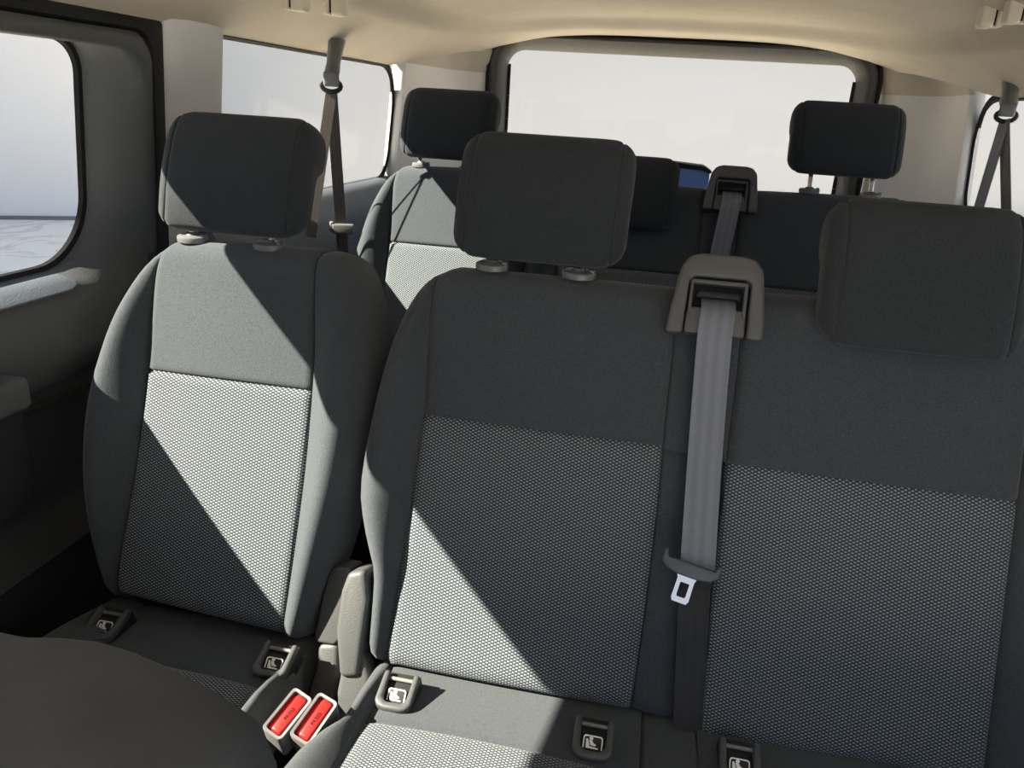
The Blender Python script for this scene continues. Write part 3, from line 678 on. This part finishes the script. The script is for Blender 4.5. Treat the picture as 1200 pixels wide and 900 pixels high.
# ------------------------------------------------------------------ centre belts
def centre_belt(F, ac, bt, lab, full):
    b0 = bt-.116
    r = thing('seat_belt', F.w(ac, b0, .03), lab, 'seat belt')
    if full:
        e = F2.px(817, 666, .03)
        pts = [(ac+.002, b0+.056, .006), (ac+.002, b0+.045, .020), (ac+.002, b0+.034, .031), (ac+.001, b0+.02, .034)]
        n = 16
        for i in range(1, n+1):
            t = i/n; pts.append((ac*(1-t)+e[0]*t, (b0+.02)*(1-t)+e[1]*t, .034-.018*math.sin(math.pi*t)*.9+.002*t))
        wd = [.048]*len(pts)
        ribbon('webbing', [F.w(*p) for p in pts], [F.A+F.B*-.06*max(0, (i-3)/n) for i in range(len(pts))], wd, .0022, M['web'], r)
        # returning web behind the tongue, its black colour paints the groove's shade
        low = F2.px(806, 862, -.012)
        pts2 = [(e[0]+.004, e[1]-.004, .034), (e[0]+.002, e[1]-.03, .010), (e[0]*.7+low[0]*.3, e[1]*.7+low[1]*.3, -.004), (e[0]*.3+low[0]*.7, e[1]*.3+low[1]*.7, -.006), (low[0], low[1], -.010)]
        ribbon('webbing', [F.w(*p) for p in pts2], F.A, .044, .0022, M['webk'], r)
        # tongue: plastic bar with raised ears and a steel plate with a window
        ang = math.radians(-11); ca, sa = math.cos(ang), math.sin(ang)
        ec = F2.px(810, 661, .04); FT = Frame(F.w(ec[0], ec[1], .040), F.A*ca+F.B*sa, F.B*ca-F.A*sa)
        tg = poly_prism('tongue', FT, [(-.042, .010), (-.041, -.006), (-.030, -.015), (-.012, -.018), (.012, -.018), (.030, -.015), (.041, -.006), (.042, .010), (.037, .013), (.033, .002), (-.033, .002), (-.037, .013)], -.001, .010, M['tongue'], r, bev=.003)
        P = [(-.016, -.014), (-.012, -.024), (-.0125, -.052), (-.010, -.057), (.010, -.057), (.0125, -.052), (.012, -.024), (.016, -.014)]
        Q = [(-.006, -.028), (-.0065, -.030), (-.0065, -.047), (-.005, -.049), (.005, -.049), (.0065, -.047), (.0065, -.030), (.006, -.028)]
        loft('steel_plate', [[FT.w(x, y, -.001) for x, y in Q], [FT.w(x, y, -.001) for x, y in P], [FT.w(x, y, .0012) for x, y in P], [FT.w(x, y, .0012) for x, y in Q], [FT.w(x, y, -.001) for x, y in Q]], M['chrome'], tg, label='bright steel tongue with a window')
    else:
        pts = [(ac+.002, b0+.056, .006), (ac+.002, b0+.045, .020), (ac+.002, b0+.034, .031), (ac+.001, b0+.02, .034), (ac-.01, b0-.10, .02), (ac-.02, b0-.25, .012), (ac-.03, b0-.40, .012)]
        ribbon('webbing', [F.w(*p) for p in pts], F.A, .048, .0022, M['web'], r)
    return r
centre_belt(F2, AB2, BT2, 'grey belt hanging down the second-row bench with tongue and steel plate', True)
centre_belt(F3, AB3, BT3, 'grey belt coming out of the third-row bench housing', False)

# ------------------------------------------------------------------ side belts of the third row
def side_belt(s, anc, guide, strands, lab, tongue=None, sc=1.15):
    XW = s*(.885 if s < 0 else .90)
    pa = on_x(*anc, XW); pg = on_x(*guide, s*(.875 if s < 0 else .89))
    r = thing('side_belt', pa, lab, 'seat belt')
    # upper anchor cover, tapering down from the headliner
    prof = [(0, .022, .030), (.25, .020, .026), (.6, .017, .022), (.85, .020, .024), (1.0, .014, .018)]
    rings = []
    for t, wx, wy in prof:
        p = pa.lerp(pg, t); rings.append([p + V((s*wx*.8*sc*math.cos(q*math.pi/6), wy*1.0*sc*math.sin(q*math.pi/6), 0)) for q in range(12)])
    loft('anchor_cover', rings, M['collar'], r, True, True)
    # D ring
    c = pg + V((0, 0, -.018)); rings = []
    vdir = V((-pg.x, -pg.y, 0)).normalized(); hdir = V((-vdir.y, vdir.x, 0))
    loop = [c + hdir*.024*math.cos(q*math.pi/8) + V((0, 0, 1))*.014*math.sin(q*math.pi/8) + vdir*.01 for q in range(16)]
    rgs = []
    for i, p in enumerate(loop):
        d = (loop[(i+1) % 16]-loop[i-1]).normalized(); u = d.cross(vdir).normalized()
        rgs.append([p + u*.006*math.cos(k*math.pi/3) + vdir*.005*math.sin(k*math.pi/3) for k in range(6)])
    rgs.append(rgs[0])
    loft('guide_ring', rgs, M['shell'], r)
    rbox('guide_cover', Frame(c + vdir*.012 + V((0, 0, .012)), hdir, (0, 0, 1)), -.020, .020, -.014, .022, -.006, .010, .006, M['collar'], r)
    for (q, xx, wd, mt_, wv) in strands:
        e = on_x(*q, xx); st = c + V((0, 0, -.014)) + vdir*.01
        pts = [st.lerp(e, i/10) for i in range(11)]
        ribbon('webbing', pts, V((.876, .48, 0)) if s < 0 else hdir*wv + vdir*(1-wv*wv)**.5, wd, .0022, mt_, r)
    if tongue:
        p = on_x(*tongue, s*.855); F_ = Frame(p, hdir, (0, 0, 1))
        t_ = rbox('tongue', F_, -.030, .030, -.014, .014, -.004, .012, .005, M['collar'], r)
        poly_prism('steel_plate', F_, [(-.012, -.012), (-.012, -.045), (-.008, -.048), (.008, -.048), (.012, -.045), (.012, -.012)], .0, .002, M['chrome'], t_, bev=0)
        rbox('tongue_stop', F_, -.036, -.024, -.010, .020, -.002, .010, .004, M['lgrey'], t_)
    return r
side_belt(-1, (395, 46), (388, 92), [((364, 278), -.91, .028, M['webd'], .50), ((402, 300), -.86, .030, M['webd'], .58)], 'grey belt with tongue hanging from the pillar by the single seats', (402, 268))
side_belt(1, (1187, 84), (1181, 128), [((1133, 290), .88, .048, M['web'], .50), ((1180, 300), .93, .048, M['webd'], .45)], 'grey belt hanging in the quarter window by the benches', None, 1.35)

# ------------------------------------------------------------------ grab handles
def grab_handle(s, pxs, lab, Xc, outer):
    pts = []
    ctr = None
    P = []
    for (px, py) in pxs:
        # meet the headliner along the ray
        r = ray(px, py); t = .5
        while t < 4:
            p = EYE + r*t
            if p.z > roof_z(p.x, p.y)-.035: break
            t += .005
        P.append(EYE + r*t)
    r_ = thing('grab_handle', (P[0]+P[1])/2, lab, 'grab handle')
    upv = V((0, 0, 1)); inn = V((-s, 0, 0))
    for i, p in enumerate(P):
        F = Frame(p, (0, 1, 0), (0, 0, 1))
        g = poly_prism('handle_mount', F, [(-.016, .09), (-.018, .0), (-.012, -.006), (.012, -.006), (.018, 0), (.016, .09)], -.014, .014, M['handle'], r_, bev=.005)
        rbox('gap_shade', F, -.015, .015, .0, .08, .0145 if s > 0 else -.0175, .0175 if s > 0 else -.0145, .001, M['rubber'], g)  # black slab paints the shade in the gap beside the mount
        rbox('mount_base', F, -.017, .017, -.004, .09, .018 if s > 0 else -.032, .032 if s > 0 else -.018, .004, M['handle'], g)
    a, b = P
    tube('handle_bar', [a+upv*.05, a+upv*.062+inn*.008, a.lerp(b, .25)+upv*.066+inn*.012, a.lerp(b, .5)+upv*.068+inn*.012, a.lerp(b, .75)+upv*.066+inn*.012, b+upv*.062+inn*.008, b+upv*.05], .013, M['handle'], r_)
grab_handle(-1, [(352, 10), (398, 16)], 'beige grab handle on the headliner above the single seats', -.85, 0)
grab_handle(1, [(1153, 30), (1184, 25)], 'beige grab handle on the headliner above the benches', .7, 0)

# ------------------------------------------------------------------ block standing in for an unidentified blue patch behind the bench
pb = on_y(812, 205, 2.75)
r = thing('blue_standin', (pb.x, pb.y, 0), 'blue block with a dark rim standing in for a blue patch behind the third-row bench', 'case')
FB = Frame((pb.x, pb.y, pb.z), (1, 0, 0), (0, 0, 1))
poly_prism('standin_body', FB, [(-.09, -pb.z), (.055, -pb.z), (.055, .015), (.03, .022), (-.09, .026)], -.10, .0, M['blue'], r, bev=.004)
poly_prism('standin_rim', FB, [(-.095, .020), (.03, .017), (.052, .009), (.060, .010), (.060, .016), (.034, .031), (-.095, .038)], -.105, .006, M['shell'], r, bev=.002)

# ------------------------------------------------------------------ front seat at the camera's side
YF = -.07
r = thing('front_seat', (-.42, .1, 0), 'dark front passenger seat back with rounded shoulder beside the camera', 'car seat')
FF = Frame((0, YF, 0), (1, 0, 0), (0, math.sin(math.radians(14)), math.cos(math.radians(14))))
def PF(*pts): return [FF.px(x, y, -.085) for x, y in pts]
R_ = PF((0, 757), (60, 759), (110, 766), (160, 783), (215, 808), (262, 833), (295, 857), (314, 885), (322, 920))
xr = R_[-1][0]
R_ = R_ + [(xr+.012, R_[-1][1]-.08), (xr+.02, R_[-1][1]-.25), (xr+.0, R_[-1][1]-.5)]
cxm = R_[0][0]-.22
prof = R_ + [(2*cxm-a, b) for a, b in reversed(R_)]
prof = smooth_line(prof, 90)
cxx = sum(p[0] for p in prof)/90; czz = sum(p[1] for p in prof)/90
def fr(k, h): return [FF.w(cxx+(a-cxx)*(1-k/.24), czz+(b-czz)*(1-k/.45), h) for a, b in prof]
loft('backrest', [fr(.05, .012), fr(.026, .010), fr(.012, .004), fr(.004, -.008), fr(0, -.03), fr(0, -.075), fr(.004, -.10), fr(.016, -.118), fr(.035, -.124)], M['front'], r, True, True, sharp=0)
topb = max(b for a, b in prof)
headrest(Frame(FF.w(0, 0, -.04), FF.A, FF.B), r, cxm-.02, topb+.03, .24, .19)
for nm, z0, z1, y0, y1 in (('seat_cushion', .36, .50, -.45, .06), ('seat_base', 0, .36, -.4, 0)):
    o = slab(nm, (cxm-.22, y0, z0), (cxm+.20, y1, z1), M['front'] if nm == 'seat_cushion' else M['shell']); o.parent = r
    for v in o.data.vertices: v.co -= r.location
